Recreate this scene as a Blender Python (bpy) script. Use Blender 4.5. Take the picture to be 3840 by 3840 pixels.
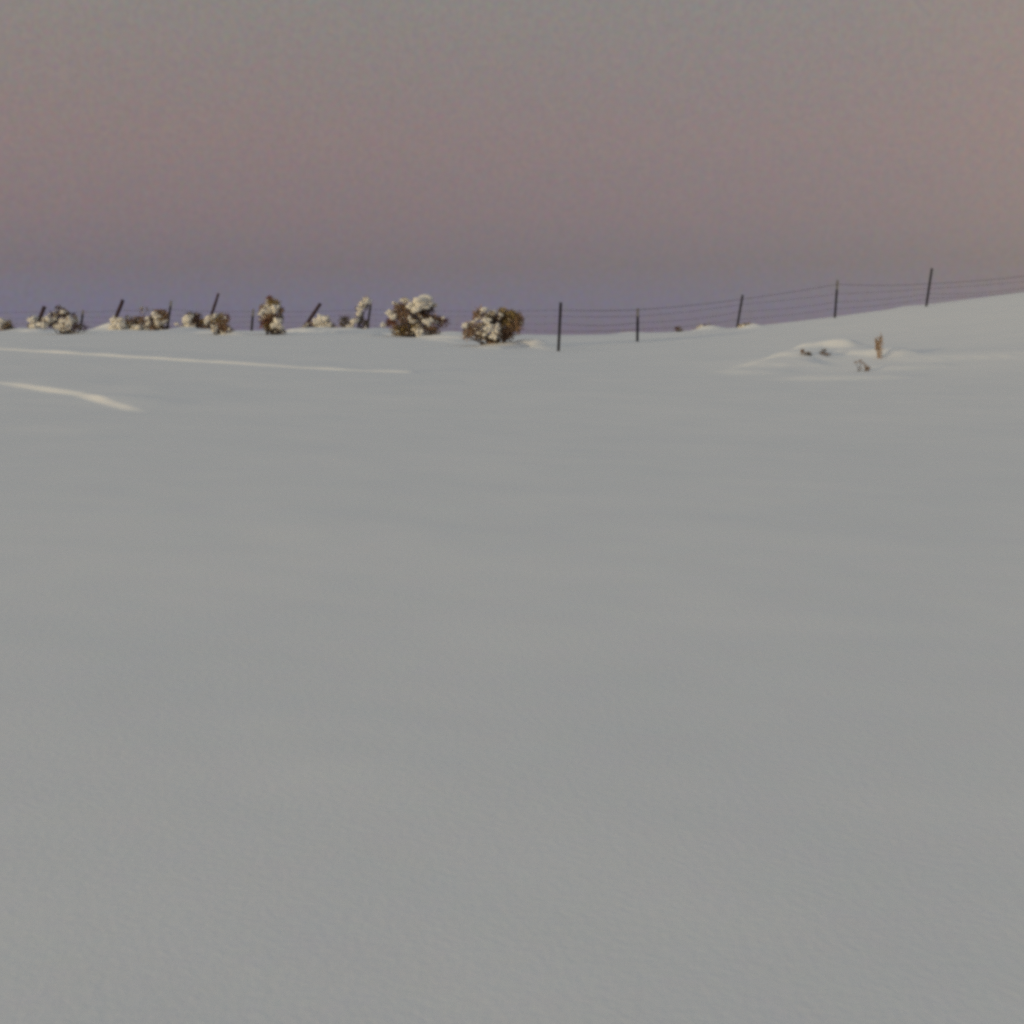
import bpy, bmesh, math, random
import numpy as np
from mathutils import Vector, Matrix, noise

for o in list(bpy.data.objects):
    bpy.data.objects.remove(o)
scene = bpy.context.scene
COL = scene.collection
R = math.radians
random.seed(11)
RNG = np.random.default_rng(5)

# ------------------------------------------------------------------ camera
CAM_Z = 1.40
FOV = R(40.0)
PITCH = R(-5.7)
cam_data = bpy.data.cameras.new("camera")
cam_data.sensor_fit = 'HORIZONTAL'
cam_data.angle = FOV
cam_data.clip_start = 0.05
cam_data.clip_end = 20000
cam = bpy.data.objects.new("camera", cam_data)
COL.objects.link(cam)
cam.location = (0, 0, CAM_Z)
cam.rotation_euler = (math.pi / 2 + PITCH, 0, 0)
scene.camera = cam
scene.render.resolution_x = 1024
scene.render.resolution_y = 1024
scene.render.engine = 'CYCLES'
scene.cycles.pixel_filter_type = 'BLACKMAN_HARRIS'
scene.cycles.use_denoising = False          # leave the natural grain of the light
scene.cycles.filter_width = 3.8            # the soft small lens of a trail camera
scene.view_settings.view_transform = 'Standard'
scene.view_settings.look = 'None'
scene.view_settings.gamma = 1.0
scene.view_settings.use_curve_mapping = False
scene.view_settings.exposure = 0.0

# ------------------------------------------------------------------ world: dusk sky
SUN_EL = R(2.6)
SUN_AZ = R(-129.0)          # clockwise from +Y: behind the camera, to its left
SUN_DIR = Vector((math.sin(SUN_AZ) * math.cos(SUN_EL), math.cos(SUN_AZ) * math.cos(SUN_EL), math.sin(SUN_EL)))


def lin(r, g, b):
    f = lambda c: (c / 255 / 12.92) if c / 255 <= 0.04045 else ((c / 255 + 0.055) / 1.055) ** 2.4
    return (f(r), f(g), f(b), 1.0)


world = bpy.data.worlds.new("World")
scene.world = world
world.use_nodes = True
nt = world.node_tree
nt.nodes.clear()
N = lambda t: nt.nodes.new(t)
L = nt.links.new
out = N('ShaderNodeOutputWorld')
add = N('ShaderNodeAddShader')
sky = N('ShaderNodeTexSky')
sky.sky_type = 'NISHITA'
sky.sun_disc = False
sky.sun_elevation = SUN_EL
sky.sun_rotation = SUN_AZ
sky.altitude = 1500
sky.air_density = 1.0
sky.dust_density = 1.0
sky.ozone_density = 1.5
bg_n = N('ShaderNodeBackground')
bg_n.inputs['Strength'].default_value = 0.05
L(sky.outputs[0], bg_n.inputs['Color'])
# the twilight veil: earth-shadow band, rosy belt above it, pale zenith, warm glow to the side
tc = N('ShaderNodeTexCoord')
sep = N('ShaderNodeSeparateXYZ')
L(tc.outputs['Generated'], sep.inputs[0])
asin = N('ShaderNodeMath'); asin.operation = 'ARCSINE'
L(sep.outputs['Z'], asin.inputs[0])
mr = N('ShaderNodeMapRange')
mr.inputs['From Min'].default_value = R(0)
mr.inputs['From Max'].default_value = R(90)
L(asin.outputs[0], mr.inputs['Value'])
ramp = N('ShaderNodeValToRGB')
ramp.color_ramp.interpolation = 'LINEAR'
SKY_STOPS = [
    (-1.0, (56, 70, 116)), (1.2, (69, 71, 119)), (2.6, (78, 71, 119)), (4.2, (94, 70, 98)), (6.2, (115, 84, 95)), (9.0, (129, 99, 97)), (12.0, (133, 111, 104)), (15.5, (135, 123, 112)), (30.0, (140, 144, 146)), (60.0, (156, 162, 166)), (90.0, (160, 166, 170))]
els = ramp.color_ramp.elements
while len(els) > 1:
    els.remove(els[-1])
for i, (deg, c) in enumerate(SKY_STOPS):
    e = els[0] if i == 0 else els.new(max(0.0, deg / 90))
    e.position = max(0.0, deg / 90)
    e.color = lin(*c)
L(mr.outputs[0], ramp.inputs[0])


def glow(direction, power, scale):
    d = Vector(direction).normalized()
    dot = N('ShaderNodeVectorMath'); dot.operation = 'DOT_PRODUCT'
    nrm = N('ShaderNodeVectorMath'); nrm.operation = 'NORMALIZE'
    L(tc.outputs['Generated'], nrm.inputs[0])
    L(nrm.outputs[0], dot.inputs[0])
    dot.inputs[1].default_value = d
    mx = N('ShaderNodeMath'); mx.operation = 'MAXIMUM'; mx.inputs[1].default_value = 0
    L(dot.outputs['Value'], mx.inputs[0])
    pw = N('ShaderNodeMath'); pw.operation = 'POWER'; pw.inputs[1].default_value = power
    L(mx.outputs[0], pw.inputs[0])
    ml = N('ShaderNodeMath'); ml.operation = 'MULTIPLY'; ml.inputs[1].default_value = scale
    L(pw.outputs[0], ml.inputs[0])
    return ml


def add_col(prev, col, fac):
    m = N('ShaderNodeMixRGB'); m.blend_type = 'ADD'
    L(prev, m.inputs['Color1'])
    m.inputs['Color2'].default_value = col
    L(fac.outputs[0], m.inputs['Fac'])
    return m.outputs[0]


c = ramp.outputs[0]
# orange haze off to the right, bright sunset sky behind the camera
mixw = N('ShaderNodeMixRGB')
L(c, mixw.inputs['Color1'])
mixw.inputs['Color2'].default_value = (0.45, 0.215, 0.10, 1)
L(glow((math.sin(R(38)), math.cos(R(38)), math.tan(R(18))), 26, 0.80).outputs[0], mixw.inputs['Fac'])
c = mixw.outputs[0]
c = add_col(c, (0.030, 0.034, 0.030, 1), glow((math.sin(R(-34)), math.cos(R(-34)), math.sin(R(6))), 14, 1.0))
# thin uneven ice haze: the faintest mottling of the veil
nz = N('ShaderNodeTexNoise')
nz.inputs['Scale'].default_value = 260
nz.inputs['Detail'].default_value = 3
L(tc.outputs['Generated'], nz.inputs['Vector'])
mot = N('ShaderNodeMixRGB'); mot.blend_type = 'SOFT_LIGHT'
mot.inputs['Fac'].default_value = 0.30
L(c, mot.inputs['Color1'])
L(nz.outputs['Color'], mot.inputs['Color2'])
c = mot.outputs[0]
c = add_col(c, (0.62, 0.38, 0.16, 1), glow((SUN_DIR.x, SUN_DIR.y, 0.12), 6, 1.0))
bg_v = N('ShaderNodeBackground')
bg_v.inputs['Strength'].default_value = 0.88
L(c, bg_v.inputs['Color'])
L(bg_n.outputs[0], add.inputs[0])
L(bg_v.outputs[0], add.inputs[1])
L(add.outputs[0], out.inputs[0])

# ------------------------------------------------------------------ sun
sd = bpy.data.lights.new("sun", 'SUN')
sd.energy = 1.4
sd.angle = R(1.2)
sd.color = (1.0, 0.81, 0.49)
sun = bpy.data.objects.new("sun", sd)
COL.objects.link(sun)
sun.location = (-10, -10, 12)
sun.rotation_euler = SUN_DIR.to_track_quat('Z', 'Y').to_euler()


# ------------------------------------------------------------------ helpers
def material(name, color, rough=0.8, spec=0.2, var=None, scale=20.0, bump=0.0, bump_scale=60.0, detail=4.0, bump_dist=0.02):
    m = bpy.data.materials.new(name)
    m.use_nodes = True
    t = m.node_tree
    b = t.nodes['Principled BSDF']
    b.inputs['Base Color'].default_value = (*color, 1)
    b.inputs['Roughness'].default_value = rough
    b.inputs['Specular IOR Level'].default_value = spec
    tx = t.nodes.new('ShaderNodeTexCoord')
    if var is not None:
        n = t.nodes.new('ShaderNodeTexNoise')
        n.inputs['Scale'].default_value = scale
        n.inputs['Detail'].default_value = detail
        t.links.new(tx.outputs['Object'], n.inputs['Vector'])
        r = t.nodes.new('ShaderNodeValToRGB')
        r.color_ramp.elements[0].position = 0.32
        r.color_ramp.elements[1].position = 0.68
        r.color_ramp.elements[0].color = (*color, 1)
        r.color_ramp.elements[1].color = (*var, 1)
        t.links.new(n.outputs['Fac'], r.inputs[0])
        t.links.new(r.outputs[0], b.inputs['Base Color'])
    if bump:
        n2 = t.nodes.new('ShaderNodeTexNoise')
        n2.inputs['Scale'].default_value = bump_scale
        n2.inputs['Detail'].default_value = 6
        t.links.new(tx.outputs['Object'], n2.inputs['Vector'])
        bp = t.nodes.new('ShaderNodeBump')
        bp.inputs['Strength'].default_value = bump
        bp.inputs['Distance'].default_value = bump_dist
        t.links.new(n2.outputs['Fac'], bp.inputs['Height'])
        t.links.new(bp.outputs['Normal'], b.inputs['Normal'])
    return m


M_SNOW = material("snow_cover", (0.825, 0.84, 0.835), 0.75, 0.1, (0.865, 0.87, 0.855), 0.9, 0.24, 40, 8, 0.006)
_t = M_SNOW.node_tree
_b = _t.nodes['Principled BSDF']
_src = _b.inputs['Base Color'].links[0].from_socket
_tc = _t.nodes.new('ShaderNodeTexCoord')
for _sc, _f in ((70, .14), (17, .12), (4.5, .10)):      # grain of frost crystals and wind crust
    _n = _t.nodes.new('ShaderNodeTexNoise'); _n.inputs['Scale'].default_value = _sc; _n.inputs['Detail'].default_value = 3
    _m = _t.nodes.new('ShaderNodeMixRGB'); _m.blend_type = 'SOFT_LIGHT'; _m.inputs['Fac'].default_value = _f
    _t.links.new(_tc.outputs['Object'], _n.inputs['Vector'])
    _t.links.new(_src, _m.inputs['Color1']); _t.links.new(_n.outputs['Color'], _m.inputs['Color2'])
    _src = _m.outputs[0]
_t.links.new(_src, _b.inputs['Base Color'])
M_CLUMP = material("clinging_snow", (0.82, 0.80, 0.735), 0.8, 0.1, (0.70, 0.675, 0.61), 30, 0.4, 60, 4, 0.01)
M_BROWN = material("dry_brown_leaf", (0.43, 0.295, 0.185), 0.9, 0.1, (0.24, 0.15, 0.092), 14)
M_RED = material("reddish_seed_head", (0.34, 0.145, 0.095), 0.9, 0.1, (0.16, 0.07, 0.05), 14)
M_OLIVE = material("olive_sage_leaf", (0.46, 0.35, 0.15), 0.9, 0.1, (0.27, 0.20, 0.09), 14)
M_GREY = material("grey_sage_leaf", (0.18, 0.16, 0.13), 0.9, 0.1, (0.10, 0.09, 0.08), 14)
M_DARK = material("dark_twig", (0.13, 0.080, 0.055), 0.9, 0.1, (0.07, 0.046, 0.038), 14)  # darkest of the leaf and twig browns
M_TAN = material("bleached_grass", (0.40, 0.29, 0.19), 0.9, 0.1, (0.27, 0.185, 0.12), 14)
M_BARK = material("grey_bark", (0.075, 0.055, 0.042), 0.95, 0.1, (0.04, 0.03, 0.025), 40, 0.5, 80)
M_STEEL = material("weathered_dark_steel", (0.042, 0.044, 0.056), 0.75, 0.25, (0.022, 0.022, 0.026), 8, 0.2, 90)
M_TIP = material("faded_pale_paint", (0.22, 0.22, 0.22), 0.7, 0.3, (0.15, 0.15, 0.16), 30)
M_WOOD = material("old_fence_wood", (0.075, 0.046, 0.046), 0.95, 0.1, (0.045, 0.029, 0.032), 12, 0.6, 40)
M_WIRE = material("rusty_wire", (0.060, 0.045, 0.045), 0.8, 0.2, (0.04, 0.03, 0.03), 5)
M_STAPLE = material("wire_clip_metal", (0.10, 0.09, 0.09), 0.6, 0.4)


def mesh_obj(name, bm, mats, parent=None, smooth=False):
    me = bpy.data.meshes.new(name)
    bm.to_mesh(me)
    bm.free()
    for m in (mats if isinstance(mats, (list, tuple)) else [mats]):
        me.materials.append(m)
    if smooth:
        me.polygons.foreach_set('use_smooth', [True] * len(me.polygons))
    o = bpy.data.objects.new(name, me)
    COL.objects.link(o)
    if parent:
        o.parent = parent
    return o


def thing(name, loc, label, cat, group=None):
    o = bpy.data.objects.new(name, None)
    o.empty_display_size = 0.2
    COL.objects.link(o)
    o.location = loc
    o['label'] = label
    o['category'] = cat
    if group:
        o['group'] = group
    return o


def tube(bm, pts, radii, sides=6, mi=0, cap=True):
    """a tapering tube along pts"""
    rings = []
    n = len(pts)
    ref = Vector((0.31, 0.77, 0.55))
    for i, p in enumerate(pts):
        d = (pts[min(i + 1, n - 1)] - pts[max(i - 1, 0)]).normalized()
        a = d.cross(ref)
        if a.length < 1e-4:
            a = d.cross(Vector((1, 0, 0)))
        a.normalize()
        b = d.cross(a)
        rings.append([bm.verts.new(p + (a * math.cos(k * 2 * math.pi / sides) + b * math.sin(k * 2 * math.pi / sides)) * radii[i]) for k in range(sides)])
    for i in range(n - 1):
        for k in range(sides):
            f = bm.faces.new((rings[i][k], rings[i][(k + 1) % sides], rings[i + 1][(k + 1) % sides], rings[i + 1][k]))
            f.material_index = mi
    if cap:
        for r, fl in ((rings[0], True), (rings[-1], False)):
            f = bm.faces.new(r[::-1] if fl else r)
            f.material_index = mi


def lump(bm, c, rx, ry, rz, mi=0, sub=2, amp=0.28):
    """a noisy snow lump"""
    tmp = bmesh.new()
    bmesh.ops.create_icosphere(tmp, subdivisions=sub, radius=1.0)
    off = Vector((random.uniform(-50, 50), random.uniform(-50, 50), random.uniform(-50, 50)))
    vm = {}
    for v in tmp.verts:
        d = v.co.normalized()
        k = 1 + amp * (noise.noise(d * 1.3 + off) * 1.3 + 0.5 * noise.noise(d * 3.1 + off))
        if d.z < -0.2:
            k *= 0.85
        vm[v.index] = bm.verts.new((c[0] + d.x * rx * k, c[1] + d.y * ry * k, c[2] + d.z * rz * k))
    tmp.verts.index_update()
    for f in tmp.faces:
        g = bm.faces.new([vm[v.index] for v in f.verts])
        g.material_index = mi
        g.smooth = True
    tmp.free()


# ------------------------------------------------------------------ viewing geometry (for laying the ground out to scale)
KP = 2 * math.tan(FOV / 2) / 3840


def ray(px, py):
    xn = (px - 1920) * KP
    yn = (1920 - py) * KP
    dy = math.cos(PITCH) - yn * math.sin(PITCH)
    dz = math.sin(PITCH) + yn * math.cos(PITCH)
    return xn / dy, dz / dy            # x and z per metre of depth


# ------------------------------------------------------------------ terrain
YC = 45.0                               # the crest the fence runs along
SKYLINE = [(-600, 1243), (0, 1243), (500, 1241), (1000, 1240), (1400, 1243), (1800, 1254), (2050, 1262), (2250, 1264), (2400, 1255),
           (2550, 1247), (2760, 1234), (3000, 1209), (3300, 1163), (3475, 1139), (3840, 1095), (4400, 1025)]
su = np.array([ray(*p)[0] for p in SKYLINE])
ss = np.array([ray(*p)[1] for p in SKYLINE])
XS = np.linspace(-80, 80, 641)
uu = np.linspace(-0.48, 0.48, 97)
st = np.interp(uu, su, ss)
kern = np.exp(-0.5 * (np.arange(-6, 7) / 2.2) ** 2); kern /= kern.sum()
st = np.convolve(np.pad(st, 6, mode='edge'), kern, mode='valid')

T = np.linspace(0, 60, 12001)
slope = np.interp(T, [0, .82, 1.45, 2.2, 4.5, 60], [1.0, 1.0, -0.9, -1.1, 0.0, 0.0])
F = np.concatenate([[0], np.cumsum((slope[1:] + slope[:-1]) / 2 * np.diff(T))])


def ffun(t):
    neg = np.clip(t, -3, 0)
    return np.where(t < 0, neg + 0.12 * neg ** 2 / 1.0, np.interp(t, T, F))


ZC = CAM_Z + np.interp(XS / YC, uu, st) * YC
ZC = np.clip(ZC, 0.5, 5.4)


def base_h(x, y):
    return np.interp(x, XS, ZC) * ffun(np.asarray(y) / YC)


KERN = np.exp(-0.5 * (np.arange(-24, 25) / 6.0) ** 2); KERN /= KERN.sum()
for _ in range(14):                     # settle the crest height so that its outline is right
    ys = np.linspace(20, 80, 301)
    X = uu[:, None] * ys[None, :]
    H = base_h(X, np.broadcast_to(ys, X.shape))
    seen = ((H - CAM_Z) / ys[None, :]).max(axis=1)
    corr = (st - seen) * YC
    ZC = ZC + 0.6 * np.interp(XS / YC, uu, corr)
    ZC = np.convolve(np.pad(ZC, 24, mode='edge'), KERN, mode='valid')
    ZC = np.clip(ZC, 0.5, 6.0)


def hit(px, py, f=base_h):
    u, s = ray(px, py)
    ys = np.arange(1.5, 52, 0.02)
    g = f(u * ys, ys) - (CAM_Z + s * ys)
    k = np.argmax(g >= 0) if (g >= 0).any() else int(np.argmax(g / ys))
    return Vector((u * ys[k], ys[k], float(f(np.array([u * ys[k]]), np.array([ys[k]]))[0])))


# wind-packed drifts: crest lines (picture point, height), steep towards the low sun
#   steep-face width, lee width
DRIFTS = [
    ([(-500, 1294, .030), (0, 1311, .038), (300, 1329, .042), (700, 1355, .036), (1000, 1374, .032), (1300, 1393, .032), (1480, 1400, .034), (1535, 1402, .03), (1550, 1403, 0)], .09, 2.2),
    ([(-150, 1430, .010), (0, 1443, .022), (100, 1456, .045), (200, 1470, .044), (300, 1481, .050), (420, 1513, .050), (500, 1532, .03), (560, 1543, 0)], .095, 2.5),
    ([(1800, 1306, 0), (1870, 1306, .04), (1950, 1298, .05), (2000, 1298, .07), (2040, 1305, .03), (2080, 1312, 0)], .20, 1.2),
    ([(1560, 1270, 0), (1620, 1275, .04), (1680, 1278, .04), (1740, 1286, 0)], .20, .9),
    ([(1380, 1262, 0), (1420, 1252, .05), (1470, 1256, .04), (1520, 1262, 0)], .20, .9),
]
SEGS = []
for pts, w1, w2 in DRIFTS:
    P = [(hit(a, b), h) for a, b, h in pts]
    SEGS.append(([(p.x, p.y, h) for p, h in P], w1, w2))
# soft humps: picture point at the top, radius x / y in metres, height
HUMPS = [(80, 1232, .5, .5, .12), (460, 1240, .9, .7, .18), (560, 1240, .5, .6, .10), (1190, 1244, .9, .6, .12), (1420, 1246, .7, .6, .12),
         (720, 1244, 1.2, .6, .08), (1700, 1256, .6, .6, .10), (2660, 1240, .42, .5, .15), (2825, 1234, .30, .4, .13), (2360, 1250, .5, .6, .06),
         (1330, 1246, .6, .5, .10), (3130, 1356, 1.3, 1.5, .12), (3700, 1345, 2.4, 1.6, .05), (3400, 1143, .5, .5, .04), (200, 1240, .6, .5, .08)]
# steep-sided snow caps over buried brush
CAPS = [(3105, 1350, .72, .50, .21), (3200, 1354, .6, .45, .08), (3000, 1364, .55, .65, .13), (2935, 1380, .65, .75, .10), (2840, 1396, .6, .6, .05), (3340, 1358, .42, .36, .10),
        (3190, 1416, 1.0, .42, .05), (3400, 1382, .7, .4, .04), (3660, 1345, 1.7, .8, .06),
        # snow banked at the feet of the bushes
        (1405, 1252, .50, .30, .11), (1690, 1270, .55, .28, .09), (1625, 1267, .40, .25, .07), (1985, 1297, .42, .25, .11), (1885, 1298, .50, .24, .07),
        (130, 1244, .40, .35, .10), (455, 1241, .75, .35, .13), (690, 1245, .45, .3, .08), (800, 1250, .5, .25, .06), (870, 1256, .45, .25, .07),
        (1150, 1248, .60, .35, .12), (1300, 1252, .50, .28, .10), (1255, 1250, .4, .25, .07), (300, 1252, .5, .25, .05)]
HP = [(hit(a, b), rx, ry, h) for a, b, rx, ry, h in HUMPS]

CP = [(hit(a, b), rx, ry, h) for a, b, rx, ry, h in CAPS]


def smooth(t):
    t = np.clip(t, 0, 1)
    return t * t * (3 - 2 * t)


def vnoise(x, y, seed):
    """cheap smooth value noise"""
    rng = np.random.default_rng(seed)
    tab = rng.random((64, 64))
    xi = np.floor(x).astype(int); yi = np.floor(y).astype(int)
    fx = smooth(x - xi); fy = smooth(y - yi)
    g = lambda a, b: tab[a % 64, b % 64]
    return (g(xi, yi) * (1 - fx) + g(xi + 1, yi) * fx) * (1 - fy) + (g(xi, yi + 1) * (1 - fx) + g(xi + 1, yi + 1) * fx) * fy - 0.5


def drift_h(x, y):
    h = np.zeros_like(x)
    for pts, w1, w2 in SEGS:
        xs = [p[0] for p in pts]; ys = [p[1] for p in pts]
        pad = w2 * 1.2
        m = (x > min(xs) - pad) & (x < max(xs) + pad) & (y > min(ys) - pad) & (y < max(ys) + pad)
        if not m.any():
            continue
        X = x[m]; Y = y[m]
        best = np.full(X.shape, 1e9); sgn = np.zeros(X.shape); hh = np.zeros(X.shape)
        for (x0, y0, h0), (x1, y1, h1) in zip(pts[:-1], pts[1:]):
            dx, dy = x1 - x0, y1 - y0
            l2 = dx * dx + dy * dy + 1e-9
            t = np.clip(((X - x0) * dx + (Y - y0) * dy) / l2, 0, 1)
            ex = X - (x0 + t * dx); ey = Y - (y0 + t * dy)
            d = np.sqrt(ex * ex + ey * ey)
            s = np.where(dx * ey - dy * ex > 0, 1.0, -1.0)   # + = far side (lines run left to right)
            k = d < best
            best = np.where(k, d, best); sgn = np.where(k, s, sgn); hh = np.where(k, h0 + (h1 - h0) * t, hh)
        wob = 1 + 0.5 * vnoise(X * 1.7, Y * 1.7, 3)
        prof = np.where(sgn < 0, smooth(1 - best / w1), (1 - smooth(best / w2)))
        h[m] += hh * prof * wob
    return h


def terr(x, y):
    x = np.asarray(x, float); y = np.asarray(y, float)
    h = base_h(x, y)
    for p, rx, ry, hh in HP:
        h = h + hh * np.exp(-((x - p.x) / rx) ** 2 - ((y - p.y) / ry) ** 2)
    for p, rx, ry, hh in CP:
        wob = 1 + .5 * vnoise(x * 2.1, y * 2.1, 31) + .5 * vnoise(x * 5.3, y * 5.3, 32)
        h = h + hh * np.exp(-(((x - p.x) / rx) ** 2 + ((y - p.y) / ry) ** 2) ** 2 * wob)
    h = h + drift_h(x, y)
    # long low undulations, a little wind ripple
    h = h + 0.05 * vnoise(x * .13 + 7, y * .2, 21) + 0.014 * vnoise(x * .35, y * .55 + 3, 22) + 0.006 * vnoise(x * .9 + .3 * y, y * 1.5, 23) + 0.0030 * vnoise(x * 2.6 + y, y * 3.7, 24)
    return h


def terr1(x, y):
    return float(terr(np.array([x]), np.array([y]))[0])


def axis(parts):
    a = []
    for lo, hi, step in parts:
        a.append(np.arange(lo, hi, step))
    return np.concatenate(a)


gx_out = 20 * 1.12 ** np.arange(0, 60)
gx = np.concatenate([-gx_out[::-1] - 0.0, axis([(-19.8, -14.4, .14), (-14.4, .2, .042), (.2, 7.5, .09), (7.5, 17.6, .05), (17.6, 19.9, .14)]), gx_out])
gy_back = -1.5 - 0.5 * 1.16 ** np.arange(0, 52)
gy = np.concatenate([gy_back[::-1], axis([(-1.5, 1.5, .15), (1.5, 16, .06), (16, 38.5, .042), (38.5, 50, .08), (50, 62, .3)]), 62 * 1.10 ** np.arange(0, 52)])
GX, GY = np.meshgrid(gx, gy)
GZ = terr(GX.ravel(), GY.ravel())
nx, ny = len(gx), len(gy)
co = np.stack([GX.ravel(), GY.ravel(), GZ], axis=1).astype(np.float32)
idx = np.arange(nx * ny).reshape(ny, nx)
quads = np.stack([idx[:-1, :-1], idx[:-1, 1:], idx[1:, 1:], idx[1:, :-1]], axis=-1).reshape(-1, 4).astype(np.int32)
me = bpy.data.meshes.new("snow_ground")
me.vertices.add(len(co)); me.vertices.foreach_set('co', co.ravel())
me.loops.add(quads.size); me.loops.foreach_set('vertex_index', quads.ravel())
me.polygons.add(len(quads)); me.polygons.foreach_set('loop_start', np.arange(0, quads.size, 4, dtype=np.int32))
me.polygons.foreach_set('use_smooth', np.ones(len(quads), dtype=bool))
me.update(calc_edges=True)
me.materials.append(M_SNOW)
ground = bpy.data.objects.new("snow_ground", me)
COL.objects.link(ground)
ground['kind'] = 'structure'
ground['label'] = 'smooth deep snow field rising to a low crest'
try:
    ground.cycles.shadow_terminator_geometry_offset = 0.1
except Exception:
    pass


# ------------------------------------------------------------------ fence
def depth_point(px, py, Y):
    u, s = ray(px, py)
    return Vector((u * Y, Y, CAM_Z + s * Y))


fence = thing('wire_fence', (0, 44, terr1(0, 44)),
              'old wire fence of dark steel posts and leaning wooden posts along the snowy crest', 'fence')
FINV = fence.location.copy()


def steel_post(bot, top, pale=0.0, w=0.062, label=None):
    """T-section steel post with studs; the top stretch may carry faded pale paint"""
    bm = bmesh.new()
    axis_v = top - bot
    ln = axis_v.length
    z = axis_v.normalized()
    x = (Vector((1, 0, 0)) - z * z.x).normalized()
    y = z.cross(x)
    prof = [(-w / 2, 0), (w / 2, 0), (w / 2, .012), (.010, .016), (.008, .058), (-.008, .058), (-.010, .016), (-w / 2, .012)]

    def stretch(b, t0, t1, grow=0.0):
        r0 = [b.verts.new(bot + z * t0 + x * (px_ * (1 + grow)) + y * (py_ * (1 + grow))) for px_, py_ in prof]
        r1 = [b.verts.new(bot + z * t1 + x * (px_ * (1 + grow)) + y * (py_ * (1 + grow))) for px_, py_ in prof]
        n = len(prof)
        for k in range(n):
            b.faces.new((r0[k], r0[(k + 1) % n], r1[(k + 1) % n], r1[k]))
        b.faces.new(r0[::-1]); b.faces.new(r1)

    body_top = ln - pale
    stretch(bm, -.45, body_top)
    t = 0.05
    while t < body_top - .03:                       # studs that hold the wires
        c = bot + z * t - y * .006
        v = [bm.verts.new(c + x * a + z * b + y * d) for d in (0.006, -.008) for a, b in ((-.012, -.008), (.012, -.008), (.012, .008), (-.012, .008))]
        bm.faces.new(v[4:8]); 
        for k in range(4):
            bm.faces.new((v[k], v[(k + 1) % 4], v[4 + (k + 1) % 4], v[4 + k]))
        t += .055
    bmesh.ops.recalc_face_normals(bm, faces=bm.faces)
    bmesh.ops.translate(bm, verts=bm.verts, vec=-FINV)
    o = mesh_obj('steel_post', bm, M_STEEL, fence)
    if label:
        o['label'] = label
    if pale > 0:
        bt = bmesh.new()
        stretch(bt, body_top + .001, ln, 0.03)
        bmesh.ops.recalc_face_normals(bt, faces=bt.faces)
        bmesh.ops.translate(bt, verts=bt.verts, vec=-FINV)
        mesh_obj('painted_tip', bt, M_TIP, o)
    return o


def wood_post(bot, top, r=0.062, label=None):
    bm = bmesh.new()
    n = 12
    d = top - bot
    b0 = bot - d.normalized() * .5
    pts = [b0.lerp(top, i / n) for i in range(n + 1)]
    off = random.uniform(0, 30)
    for i, p in enumerate(pts):
        p += Vector((noise.noise(Vector((off, i * .5, 0))), noise.noise(Vector((off, 3, i * .5))), 0)) * .014
    tube(bm, pts, [r * (1.08 - .16 * i / n + .06 * noise.noise(Vector((off, i * .9, 9)))) for i in range(n + 1)], 10)
    for v in bm.verts:                                # checks and knots
        v.co += Vector((noise.noise(v.co * 9), noise.noise(v.co * 9 + Vector((5, 0, 0))), 0)) * .010
    bmesh.ops.translate(bm, verts=bm.verts, vec=-FINV)
    o = mesh_obj('wooden_post', bm, M_WOOD, fence, smooth=True)
    if label:
        o['label'] = label
    return o


def post_depth(px, py):
    return hit(px, py, terr).y


# (bottom px,py) (top px,py) depth (None = where it meets the snow), kind, pale tip length
POSTS = [
    ((128, 1242), (168, 1149), 44.6, 'wood', .066, 'short wooden post leaning to the right'),
    ((300, 1250), (312, 1162), 45.0, 'steel', .14, None),
    ((416, 1238), (461, 1124), 44.8, 'wood', .062, 'stout wooden post leaning to the right'),
    ((626, 1242), (642, 1128), 45.0, 'steel', .17, None),
    ((790, 1190), (820, 1100), 45.4, 'woodlong', .046, 'tall thin wooden post leaning to the right'),
    ((942, 1256), (950, 1158), 43.0, 'steel', .22, None),
    ((1150, 1215), (1202, 1138), 45.2, 'woodlong', .060, 'short wooden post leaning far to the right'),
    ((1376, 1240), (1391, 1136), 44.8, 'steel', .08, None),
    ((2094, 1317), (2103, 1134), None, 'steel', 0, 'tall dark corner post standing in front of the crest'),
    ((2390, 1281), (2392, 1156), None, 'steel', .22, None),
    ((2763, 1235), (2785, 1106), 44.6, 'steel', 0, None),
    ((3131, 1188), (3141, 1050), 44.6, 'steel', .30, None),
    ((3475, 1139), (3495, 1006), 44.4, 'steel', 0, None),
]
ATT = []      # where wires meet each post: (bottom, top)
for (bp, tp, Y, kind, p, lab) in POSTS:
    if Y is None:
        g = hit(bp[0], bp[1], terr)
        Y = g.y
    b = depth_point(bp[0], bp[1], Y)
    t = depth_point(tp[0], tp[1], Y + .05)
    if kind == 'steel':
        steel_post(b, t, p, .070 if Y > 40 else .066, lab)
    else:
        if kind == 'woodlong':
            b = b - (t - b) * .5
        wood_post(b, t, p, lab)
    ATT.append((b, t, kind, bp, tp, Y))

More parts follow.
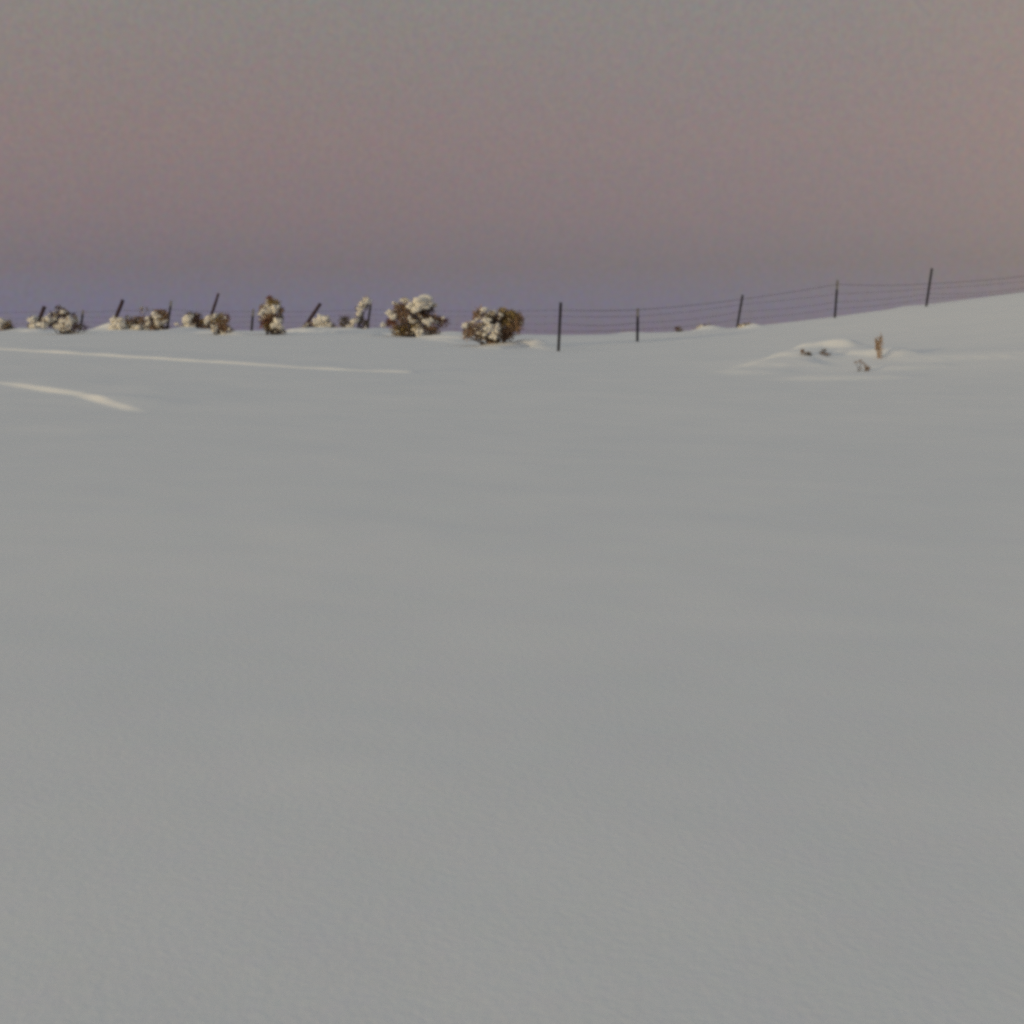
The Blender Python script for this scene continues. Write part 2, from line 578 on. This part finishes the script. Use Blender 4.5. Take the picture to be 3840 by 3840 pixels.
# wires: picture points they pass through at each post of the right-hand run
STEELS = [a for a in ATT]
wire_rows = {
    0: [(-400, 1172), (128, 1170), (461, 1164), (632, 1160), (945, 1168), (1385, 1160), (2100, 1163), (2392, 1162), (2783, 1122), (3139, 1066), (3488, 1064), (3900, 1028), (4300, 990)],
    1: [(-400, 1192), (300, 1188), (632, 1180), (945, 1186), (1385, 1180), (2099, 1186), (2391, 1186), (2779, 1142), (3138, 1102), (3485, 1082), (3900, 1050), (4300, 1015)],
    2: [(-400, 1210), (300, 1207), (631, 1202), (944, 1206), (1383, 1201), (2098, 1213), (2391, 1210), (2775, 1168), (3136, 1132), (3482, 1102), (3900, 1070), (4300, 1035)],
    3: [(-400, 1228), (300, 1226), (629, 1222), (943, 1226), (1380, 1221), (2097, 1242), (2390, 1236), (2770, 1198), (3134, 1158), (3479, 1120), (3900, 1088), (4300, 1055)],
}
knownx = [(a[3][0] + a[4][0]) / 2 for a in ATT]
knowny = [a[5] for a in ATT]
knownx = [-400] + knownx + [3900, 4300]
knowny = [45.0] + knowny + [44.0, 43.5]
for k, row in wire_rows.items():
    pts = []
    for i in range(len(row) - 1):
        (xa, ya), (xb, yb) = row[i], row[i + 1]
        n = 14
        A = depth_point(xa, ya, float(np.interp(xa, knownx, knowny)))
        B = depth_point(xb, yb, float(np.interp(xb, knownx, knowny)))
        sag = (.05 if k != 2 else .09) * random.uniform(.3, 1)
        for j in range(n):
            s = j / n
            p = A.lerp(B, s)
            p.z -= sag * 4 * s * (1 - s)
            p.y -= .035
            pts.append(p)
    pts.append(B)
    bm = bmesh.new()
    rad = .0048 if k == 0 else .0028
    tube(bm, pts, [rad * (0.6 if q.x < 1.8 else 1.0) for q in pts], 5)
    # barbs
    for i in range(len(pts) - 1):
        for s in (.25, .75):
            q = pts[i].lerp(pts[i + 1], s)
            for a in (-1, 1):
                tube(bm, [q - Vector((.02 * a, 0, .022)), q + Vector((.02 * a, 0, .022))], [.002, .001], 3)
    bmesh.ops.translate(bm, verts=bm.verts, vec=-FINV)
    mesh_obj('barbed_wire', bm, M_WIRE, fence)

# ------------------------------------------------------------------ shrubs
LEAFM = {'b': M_BROWN, 'r': M_RED, 'o': M_OLIVE, 'g': M_GREY, 'd': M_DARK, 't': M_TAN}
LKEYS = list(LEAFM)


def shrub(name, origin, scale, base, Y, foliage, snow, label, cat='shrub', group='snow laden shrubs along the fence',
          twigs=1.0, dens=1.0, depthf=1.0, front=True, flecks=1.0):
    """foliage: (x, y, rx, ry, kind); snow: (x, y, r[, squash]) - in crop units measured on the photograph"""
    def P(x, y):
        return origin[0] + x / scale, origin[1] + y / scale
    bx, by = P(*base)
    if Y is None:
        Y = hit(bx, by, terr).y
    u, _ = ray(bx, by)
    g = Vector((u * Y, Y, terr1(u * Y, Y)))
    root = thing(name, g, label, cat, group)
    mpp = KP * Y / scale                        # metres per crop unit

    def W(x, y, dy=0.0):
        return depth_point(*P(x, y), Y) - g + Vector((0, dy, 0))
    xs = [f[0] for f in foliage] + [s[0] for s in snow]
    half = max(.15, (max(xs) - min(xs)) * mpp / 2) * depthf
    fol = bmesh.new()
    stem = bmesh.new()
    ends = []
    for fx, fy, rx, ry, kd in foliage:
        for rep in range(2):
            back = rep == 1
            dy = random.uniform(-.15, .25) * half if not back else random.uniform(.3, .9) * half
            jx = 0 if not back else random.uniform(-40, 40)
            c = W(fx + jx, fy + (0 if not back else random.uniform(-10, 30)), dy)
            RX, RZ = rx * mpp, ry * mpp
            RY = (RX + RZ) / 2
            ends.append((c, RX, RZ))
            nleaf = int((260 if not back else 130) * dens * min(2.2, max(.35, (RX * RZ) / .025)))
            mi = LKEYS.index(kd)
            for _ in range(nleaf):
                d = Vector((random.gauss(0, 1), random.gauss(0, 1), random.gauss(0, 1)))
                d.normalize()
                rr = random.random() ** .45 * random.choice((.85, .95, 1.0, 1.05, 1.15, 1.35))
                p = c + Vector((d.x * RX * rr, d.y * RY * rr, d.z * RZ * rr))
                out_d = (d + Vector((0, 0, .9)) + Vector((random.uniform(-.6, .6), random.uniform(-.6, .6), random.uniform(-.4, .6)))).normalized()
                ln = min(random.uniform(.035, .085), random.uniform(.4, .8) * min(RX, RZ))
                wd = random.uniform(.14, .24) * ln
                side = out_d.cross(Vector((random.uniform(-1, 1), random.uniform(-1, 1), random.uniform(-1, 1))))
                if side.length < 1e-3:
                    continue
                side.normalize()
                a = fol.verts.new(p - side * wd); b_ = fol.verts.new(p + side * wd)
                m1 = fol.verts.new(p + out_d * ln * .6 + side * wd * .9); m0 = fol.verts.new(p + out_d * ln * .6 - side * wd * .9)
                tip = fol.verts.new(p + out_d * ln)
                f = fol.faces.new((a, b_, m1, tip, m0))
                r_ = random.random()
                f.material_index = mi if r_ < .75 else random.choice([mi, LKEYS.index('d'), LKEYS.index('b'), LKEYS.index('g')])
            # fine twigs poking out of the blob
            for _ in range(int(13 * twigs)):
                th = random.uniform(0, 2 * math.pi)
                d = Vector((math.cos(th) * .7, math.sin(th) * .7, random.uniform(.15, 1))).normalized()
                p0 = c + Vector((d.x * RX, d.y * RY, d.z * RZ)) * .4
                p1 = c + Vector((d.x * RX, d.y * RY, d.z * RZ)) * random.uniform(1.1, 1.75)
                mid = p0.lerp(p1, .5) + Vector((random.uniform(-.02, .02), random.uniform(-.02, .02), .01))
                tk = min(1, RX / .15)
                tube(fol, [p0, mid, p1], [.007 * tk, .005 * tk, .002 * tk], 3, mi if random.random() < .5 else LKEYS.index('d'))
    for c, RX, RZ in ends:                       # crooked stems from the root to every clump
        n = 6
        b0 = Vector((random.uniform(-.12, .12), random.uniform(-.1, .1), -.12))
        b0.x += c.x * .25
        pts = []
        for i in range(n + 1):
            s = i / n
            p = b0.lerp(c, s)
            p.x = b0.x + (c.x - b0.x) * s ** 1.3
            p += Vector((random.uniform(-1, 1), random.uniform(-1, 1), random.uniform(-.5, .5))) * .03 * math.sin(math.pi * s)
            pts.append(p)
        tr = min(.022, .22 * RX)
        tube(stem, pts, [tr * (1 - .7 * i / n) for i in range(n + 1)], 5)
    for s in snow:                               # bare twigs and leaves sticking out through the snow
        x, y, r = s[:3]
        rr = r * mpp
        if rr < .05:
            continue
        c = W(x, y, -.2 * half)
        for _ in range(int(16 * min(1.5, rr / .12))):
            d = Vector((random.gauss(0, 1), random.gauss(0, .7) - .4, random.gauss(0, .8) + .4)).normalized()
            p0 = c + d * rr * .25
            p1 = c + d * rr * random.uniform(.9, 1.45) + Vector((random.uniform(-.03, .03), 0, random.uniform(-.03, .03)))
            mid = p0.lerp(p1, .6) + Vector((random.uniform(-.02, .02), random.uniform(-.02, .02), random.uniform(-.01, .02)))
            tube(fol, [p0, mid, p1], [.009, .008, .004], 3, LKEYS.index(random.choice('bbotgd')))
    mesh_obj('branches', stem, M_BARK, root, smooth=True)
    mesh_obj('foliage', fol, [LEAFM[k] for k in LKEYS], root)
    for s in snow:                              # every clump of snow is a part of its own
        x, y, r = s[:3]
        q = s[3] if len(s) > 3 else .9
        dy = -random.uniform(.05, .35) * half if front else random.uniform(-.2, .2) * half
        rr = r * mpp
        sn = bmesh.new()
        th0 = random.uniform(-.9, .9)
        n = 7 if rr > .1 else 5 if rr > .06 else 3
        for i in range(n):                      # a clump is a few lumps run together along a slanting twig
            s_ = (i / (n - 1) - .5) * 1.25
            cx = x + r * s_ * math.cos(th0) + random.uniform(-.22, .22) * r
            cy = y - r * s_ * math.sin(th0) * q + random.uniform(-.32, .32) * r
            k = random.uniform(.42, .80) * (1 - .3 * abs(s_)); fl = random.uniform(.6, 1.35)
            lump(sn, W(cx, cy, dy + random.uniform(-.2, .3) * rr), rr * k * 1.15 * fl, rr * k * 1.1, rr * k * q / fl, sub=3 if rr > .06 else 2, amp=.85)
        for _ in range(5):                      # crumbs stuck around it
            th = random.uniform(0, 2 * math.pi); k = random.uniform(.55, .85)
            e = random.uniform(.14, .30)
            lump(sn, W(x + math.cos(th) * r * k, y - math.sin(th) * r * k * q, dy + random.uniform(-.3, .5) * rr),
                 rr * e * 1.3, rr * e, rr * e * .8, sub=2, amp=.4)
        mesh_obj('snow_clump', sn, M_CLUMP, root, smooth=True)
    if snow:                                    # frost and flecks carried on leaves all round the plant
        fr = bmesh.new()
        for fx, fy, rx, ry, kd in foliage:
            for _ in range(int(8 * flecks)):
                d = Vector((random.gauss(0, 1), random.gauss(0, 1), random.gauss(0, 1) + .3)).normalized()
                RX, RZ = rx * mpp, ry * mpp
                e = random.uniform(.010, .034)
                lump(fr, W(fx, fy, random.uniform(-.1, .5) * half) + Vector((d.x * RX, d.y * (RX + RZ) / 2, d.z * RZ)) * random.uniform(.6, 1.02),
                     e * 1.4, e * 1.3, e * .8, sub=1, amp=.4)
        o = mesh_obj('snow_flecks', fr, M_CLUMP, root, smooth=True)
        o['kind'] = 'stuff'
    return root


C1, S1 = (0, 1050), 3.864
C2, S2 = (400, 1050), 3.864
C3, S3 = (850, 1050), 3.22
C4, S4 = (1350, 1050), 2.76
C6, S6 = (2500, 950), 2.76
C8, S8 = (2750, 1200), 2.576

shrub('snowy_shrub', C1, S1, (80, 745), 44.6,
      [(100, 640, 60, 55, 'o'), (140, 700, 50, 45, 'g'), (60, 690, 50, 40, 'b')],
      [(5, 600, 55), (-10, 660, 60), (40, 710, 35)],
      'low olive shrub capped with snow, cut by the left edge of the photo')
shrub('snowy_shrub', C1, S1, (510, 740), 44.0,
      [(430, 672, 38, 36, 'd'), (592, 655, 45, 50, 'b'), (560, 585, 35, 45, 'g'), (500, 690, 60, 35, 'g')],
      [(490, 575, 58), (452, 600, 36), (510, 680, 60), (520, 625, 42), (468, 655, 36)],
      'small shrub buried in snow at the foot of the leftmost leaning wooden post')
shrub('snowy_shrub', C1, S1, (950, 785), None,
      [(760, 510, 55, 50, 'd'), (850, 420, 40, 50, 'd'), (880, 520, 50, 60, 'd'), (820, 625, 60, 60, 'd'), (960, 510, 60, 40, 'd'),
       (1080, 590, 40, 60, 'o'), (1120, 690, 65, 60, 'd'), (1000, 740, 60, 32, 'd'), (740, 665, 50, 40, 'd'), (930, 470, 50, 40, 'o')],
      [(680, 610, 60), (722, 570, 38), (660, 660, 52), (800, 560, 46), (825, 510, 30), (922, 468, 38), (980, 625, 82), (950, 680, 76), (1022, 600, 56), (840, 680, 48), (1010, 560, 40)],
      'dark spiky shrub with big white snow clumps beside the leftmost steel post')
shrub('snowy_shrub', C2, S2, (300, 740), 44.2,
      [(390, 640, 75, 60, 't'), (540, 625, 60, 60, 't'), (290, 550, 25, 50, 'g'), (510, 450, 26, 70, 'b'), (430, 570, 90, 40, 't'), (330, 620, 60, 50, 't'), (590, 680, 45, 40, 'b')],
      [(150, 615, 72), (212, 665, 68), (120, 692, 58), (230, 578, 38), (320, 650, 42), (480, 690, 50, .7), (400, 700, 50, .6), (570, 700, 40)],
      'tan grassy clump half buried by a snow mound under the stout leaning wooden post', twigs=1.3, dens=.7)
shrub('snowy_shrub', C2, S2, (760, 745), 43.8,
      [(800, 500, 75, 60, 'b'), (690, 580, 60, 60, 'd'), (680, 680, 65, 50, 'b'), (800, 700, 85, 38, 'd'), (850, 560, 45, 80, 'b'), (740, 460, 70, 34, 'b'), (760, 600, 70, 70, 'o')],
      [(730, 530, 55), (705, 495, 38), (765, 620, 48), (600, 560, 38), (618, 625, 38), (822, 600, 44), (778, 655, 42), (770, 560, 40)],
      'round brown shrub with a snow streak, touching the second steel post from the left')
shrub('snowy_shrub', C2, S2, (1280, 755), 44.0,
      [(1290, 540, 68, 62, 'r'), (1340, 650, 80, 68, 'd'), (1260, 600, 70, 50, 'b'), (1390, 610, 55, 40, 'o'), (1380, 715, 60, 38, 'b'), (1150, 640, 60, 30, 'g'), (1220, 520, 60, 50, 'g')],
      [(1180, 565, 62), (1228, 512, 44), (1200, 685, 66), (1118, 702, 52), (1030, 650, 28), (1252, 690, 46), (1150, 600, 36)],
      'reddish shrub with snow piled on its left side, left of the tall thin leaning post')
shrub('snowy_shrub', C2, S2, (1620, 780), None,
      [(1560, 600, 60, 50, 'o'), (1490, 665, 60, 48, 'd'), (1690, 650, 75, 75, 'b'), (1740, 560, 38, 60, 'r'), (1670, 725, 80, 46, 'r'), (1640, 555, 50, 60, 'o'), (1760, 720, 50, 36, 'b')],
      [(1520, 555, 55), (1582, 520, 36), (1462, 590, 46), (1570, 690, 46), (1560, 735, 40), (1700, 770, 36, .6)],
      'brown and olive bush at the foot of the tall thin leaning wooden post')
shrub('snowy_shrub', C3, S3, (550, 660), None,
      [(515, 240, 36, 42, 'r'), (540, 285, 58, 50, 'o'), (470, 505, 78, 68, 'r'), (520, 435, 66, 60, 'b'), (560, 605, 78, 56, 'd'), (600, 310, 48, 56, 'o'),
       (640, 450, 38, 50, 'g'), (650, 625, 55, 32, 'd'), (430, 350, 40, 50, 'b'), (500, 570, 60, 50, 'o'), (620, 380, 50, 50, 'b')],
      [(428, 402, 44), (508, 385, 42), (492, 315, 28), (578, 340, 46), (592, 382, 28), (620, 520, 58), (642, 570, 46), (560, 560, 28), (460, 440, 28)],
      'tall narrow brown bush with a red tip and stacked snow lumps')
shrub('snowy_shrub', C3, S3, (1100, 640), 43.6,
      [(980, 575, 40, 26, 'd'), (1080, 585, 40, 38, 'g'), (1172, 535, 40, 34, 'd'), (1060, 540, 50, 40, 't'), (1240, 560, 60, 50, 't'), (1000, 530, 50, 26, 'b')],
      [(1162, 500, 70), (1232, 550, 48), (1112, 520, 55), (1005, 610, 40), (920, 605, 42), (1100, 612, 48), (1215, 475, 36), (1300, 600, 46, .6), (1180, 590, 60), (960, 560, 26)],
      'shrub almost wholly covered by a rounded snow mound, right of a leaning wooden post', dens=.6)
shrub('snowy_shrub', C3, S3, (1570, 660), 43.4,
      [(1430, 520, 66, 80, 'g'), (1570, 365, 24, 46, 'd'), (1660, 530, 56, 60, 'g'), (1590, 635, 80, 46, 'b'), (1690, 320, 40, 36, 'g'), (1620, 460, 40, 60, 'g'), (1400, 570, 40, 40, 'o')],
      [(1692, 250, 42), (1652, 292, 44), (1622, 350, 36), (1594, 425, 30), (1552, 490, 40), (1512, 555, 34), (1462, 622, 54), (1670, 600, 24), (1430, 640, 40, .6), (1610, 385, 28), (1490, 590, 34)],
      'grey shrub with one slanting snow covered branch, beside a steel post', dens=.45, flecks=.5)
shrub('snowy_bush', C4, S4, (560, 590), None,
      [(420, 290, 68, 50, 'b'), (440, 400, 70, 60, 'b'), (440, 515, 92, 68, 'o'), (700, 295, 58, 68, 'd'), (720, 410, 110, 48, 'b'), (720, 510, 88, 48, 'b'),
       (830, 440, 48, 50, 'r'), (330, 450, 50, 48, 'r'), (750, 560, 60, 28, 'b'), (560, 480, 60, 60, 'o'), (500, 560, 50, 34, 'd'), (600, 370, 60, 60, 'd'), (520, 300, 50, 50, 'b'), (370, 340, 40, 40, 'b')],
      [(640, 244, 86, .68), (660, 260, 60, .8), (700, 205, 40, .6), (590, 310, 42), (622, 375, 28), (470, 212, 36), (372, 250, 24), (310, 355, 38), (350, 388, 28), (250, 475, 25), (538, 418, 38), (598, 500, 46),
       (620, 555, 38), (700, 440, 40), (732, 428, 28), (780, 265, 24), (865, 395, 18), (525, 275, 34)],
      'largest brown bush, topped by a broad cap of snow', 'bush')
shrub('snowy_bush', C4, S4, (1390, 650), None,
      [(1240, 350, 50, 58, 'b'), (1160, 520, 78, 68, 'b'), (1270, 575, 66, 48, 'b'), (1430, 410, 54, 56, 'd'), (1480, 330, 40, 40, 'o'), (1515, 440, 58, 110, 'o'), (1560, 400, 84, 84, 'o'), (1600, 480, 76, 84, 'b'),
       (1520, 575, 56, 56, 'd'), (1650, 420, 40, 60, 'b'), (1360, 620, 50, 50, 'b'), (1330, 430, 60, 80, 'g'), (1440, 570, 56, 60, 'b'), (1360, 665, 30, 28, 'b'), (1110, 570, 44, 40, 'b')],
      [(1288, 310, 30), (1370, 345, 36), (1310, 425, 36), (1250, 470, 30), (1088, 472, 34), (1340, 500, 42), (1402, 515, 54), (1430, 575, 42), (1462, 368, 23), (1240, 545, 28), (1162, 450, 30),
       (1190, 505, 22), (1320, 370, 26), (1295, 560, 26), (1380, 590, 30), (1220, 400, 22)],
      'wide bush, snow flecked on its left half and bare golden brown on its right', 'bush')
shrub('buried_shrub', C6, S6, (130, 850), 44.4,
      [(132, 802, 30, 32, 'b'), (120, 780, 18, 24, 'r'), (165, 820, 28, 14, 'r'), (95, 825, 24, 12, 'r')],
      [(60, 850, 34, .5), (190, 852, 36, .5)],
      'tiny brown shrub tip poking from the crest, left of a low snow mound', group='shrubs buried on the crest')
shrub('buried_shrub', C6, S6, (430, 825), 44.2,
      [(382, 790, 28, 24, 'b'), (500, 790, 36, 24, 'r'), (400, 758, 55, 16, 'r'), (460, 770, 50, 22, 't')],
      [(335, 795, 44, .7), (425, 788, 52, .7), (485, 795, 54, .7), (555, 806, 38, .5), (300, 815, 36, .5), (380, 778, 32)],
      'low shrub under a pale snow mound, left of the leaning steel post on the crest', group='shrubs buried on the crest')
shrub('buried_shrub', C6, S6, (820, 785), 44.4,
      [(822, 742, 34, 20, 'o'), (860, 745, 40, 16, 't')],
      [(790, 768, 44, .8), (850, 755, 40, .7), (900, 755, 34, .5)],
      'small snow heaped shrub just right of the leaning steel post on the crest', group='shrubs buried on the crest')
GM = 'twigs poking through the snow mound'
shrub('sagebrush_tip', C8, S8, (705, 345), None,
      [(667, 308, 16, 18, 'b'), (742, 333, 19, 16, 'g'), (700, 322, 18, 7, 't')], [],
      'pair of small shrub tips under the bright crest of the snow mound', 'shrub', GM, dens=1.4)
shrub('sagebrush_tip', C8, S8, (885, 345), None,
      [(880, 308, 30, 24, 'g'), (900, 335, 20, 16, 't'), (858, 326, 18, 16, 't')], [],
      'faint grey twigs in the middle of the snow mound', 'shrub', GM, dens=.45, twigs=1.5)
shrub('sagebrush_tip', C8, S8, (1285, 495), None,
      [(1230, 400, 22, 13, 'b'), (1298, 468, 23, 19, 'b'), (1256, 420, 13, 7, 't'), (1276, 442, 15, 11, 'b')], [],
      'brown crooked shrub tip low on the mound, below the tall dry stalk', 'shrub', GM, dens=1.1, twigs=.6)


def dry_stalk():
    bx, by = C8[0] + 1410 / S8, C8[1] + 368 / S8
    g = hit(bx, by, terr)
    Y = g.y
    root = thing('dry_stalk', g, 'tall dry tan seed stalk standing up from the snow mound', 'plant')
    mpp = KP * Y / S8
    st_ = bmesh.new(); hd = bmesh.new()
    for k in range(6):
        x0 = random.uniform(-11, 11) * mpp
        lean = random.uniform(-6, 30) * mpp
        h = random.uniform(165, 236) * mpp
        yy = random.uniform(-.06, .06)
        pts = [Vector((x0 + lean * s * s, yy + random.uniform(-.01, .01), -.08 + (h + .08) * s)) for s in [i / 7 for i in range(8)]]
        tube(st_, pts, [.008 - .005 * i / 7 for i in range(8)], 4)
        for i in range(2, 8):
            for _ in range(2):
                p = pts[i - 1].lerp(pts[i], random.random())
                d = Vector((random.gauss(0, 1), random.gauss(0, 1), random.uniform(.6, 2))).normalized()
                s_ = d.cross(Vector((random.random(), random.random(), .1))).normalized()
                ln = random.uniform(.025, .06)
                a = hd.verts.new(p - s_ * .006); b = hd.verts.new(p + s_ * .006)
                c_ = hd.verts.new(p + d * ln + s_ * .005); e = hd.verts.new(p + d * ln * 1.2 - s_ * .003)
                hd.faces.new((a, b, c_, e))
    for k in range(4):                            # a short side stem on the left
        h = random.uniform(150, 185) * mpp
        pts = [Vector((-30 * mpp * s ** .6 + random.uniform(-4, 4) * mpp, .03, -.05 + (h + .05) * s)) for s in [i / 6 for i in range(7)]]
        tube(st_, pts, [.006 - .004 * i / 6 for i in range(7)], 4)
        for i in range(4, 7):
            for _ in range(12):
                p = pts[i - 1].lerp(pts[i], random.random()) + Vector((random.uniform(-.02, .02), random.uniform(-.02, .02), 0))
                d = Vector((random.gauss(0, 1), random.gauss(0, 1), 1)).normalized()
                s_ = d.cross(Vector((random.random(), .3, .1))).normalized()
                a = hd.verts.new(p - s_ * .006); b = hd.verts.new(p + s_ * .006); e = hd.verts.new(p + d * .04)
                hd.faces.new((a, b, e))
    mesh_obj('stem', st_, M_TAN, root)
    mesh_obj('seed_head', hd, M_TAN, root)


dry_stalk()
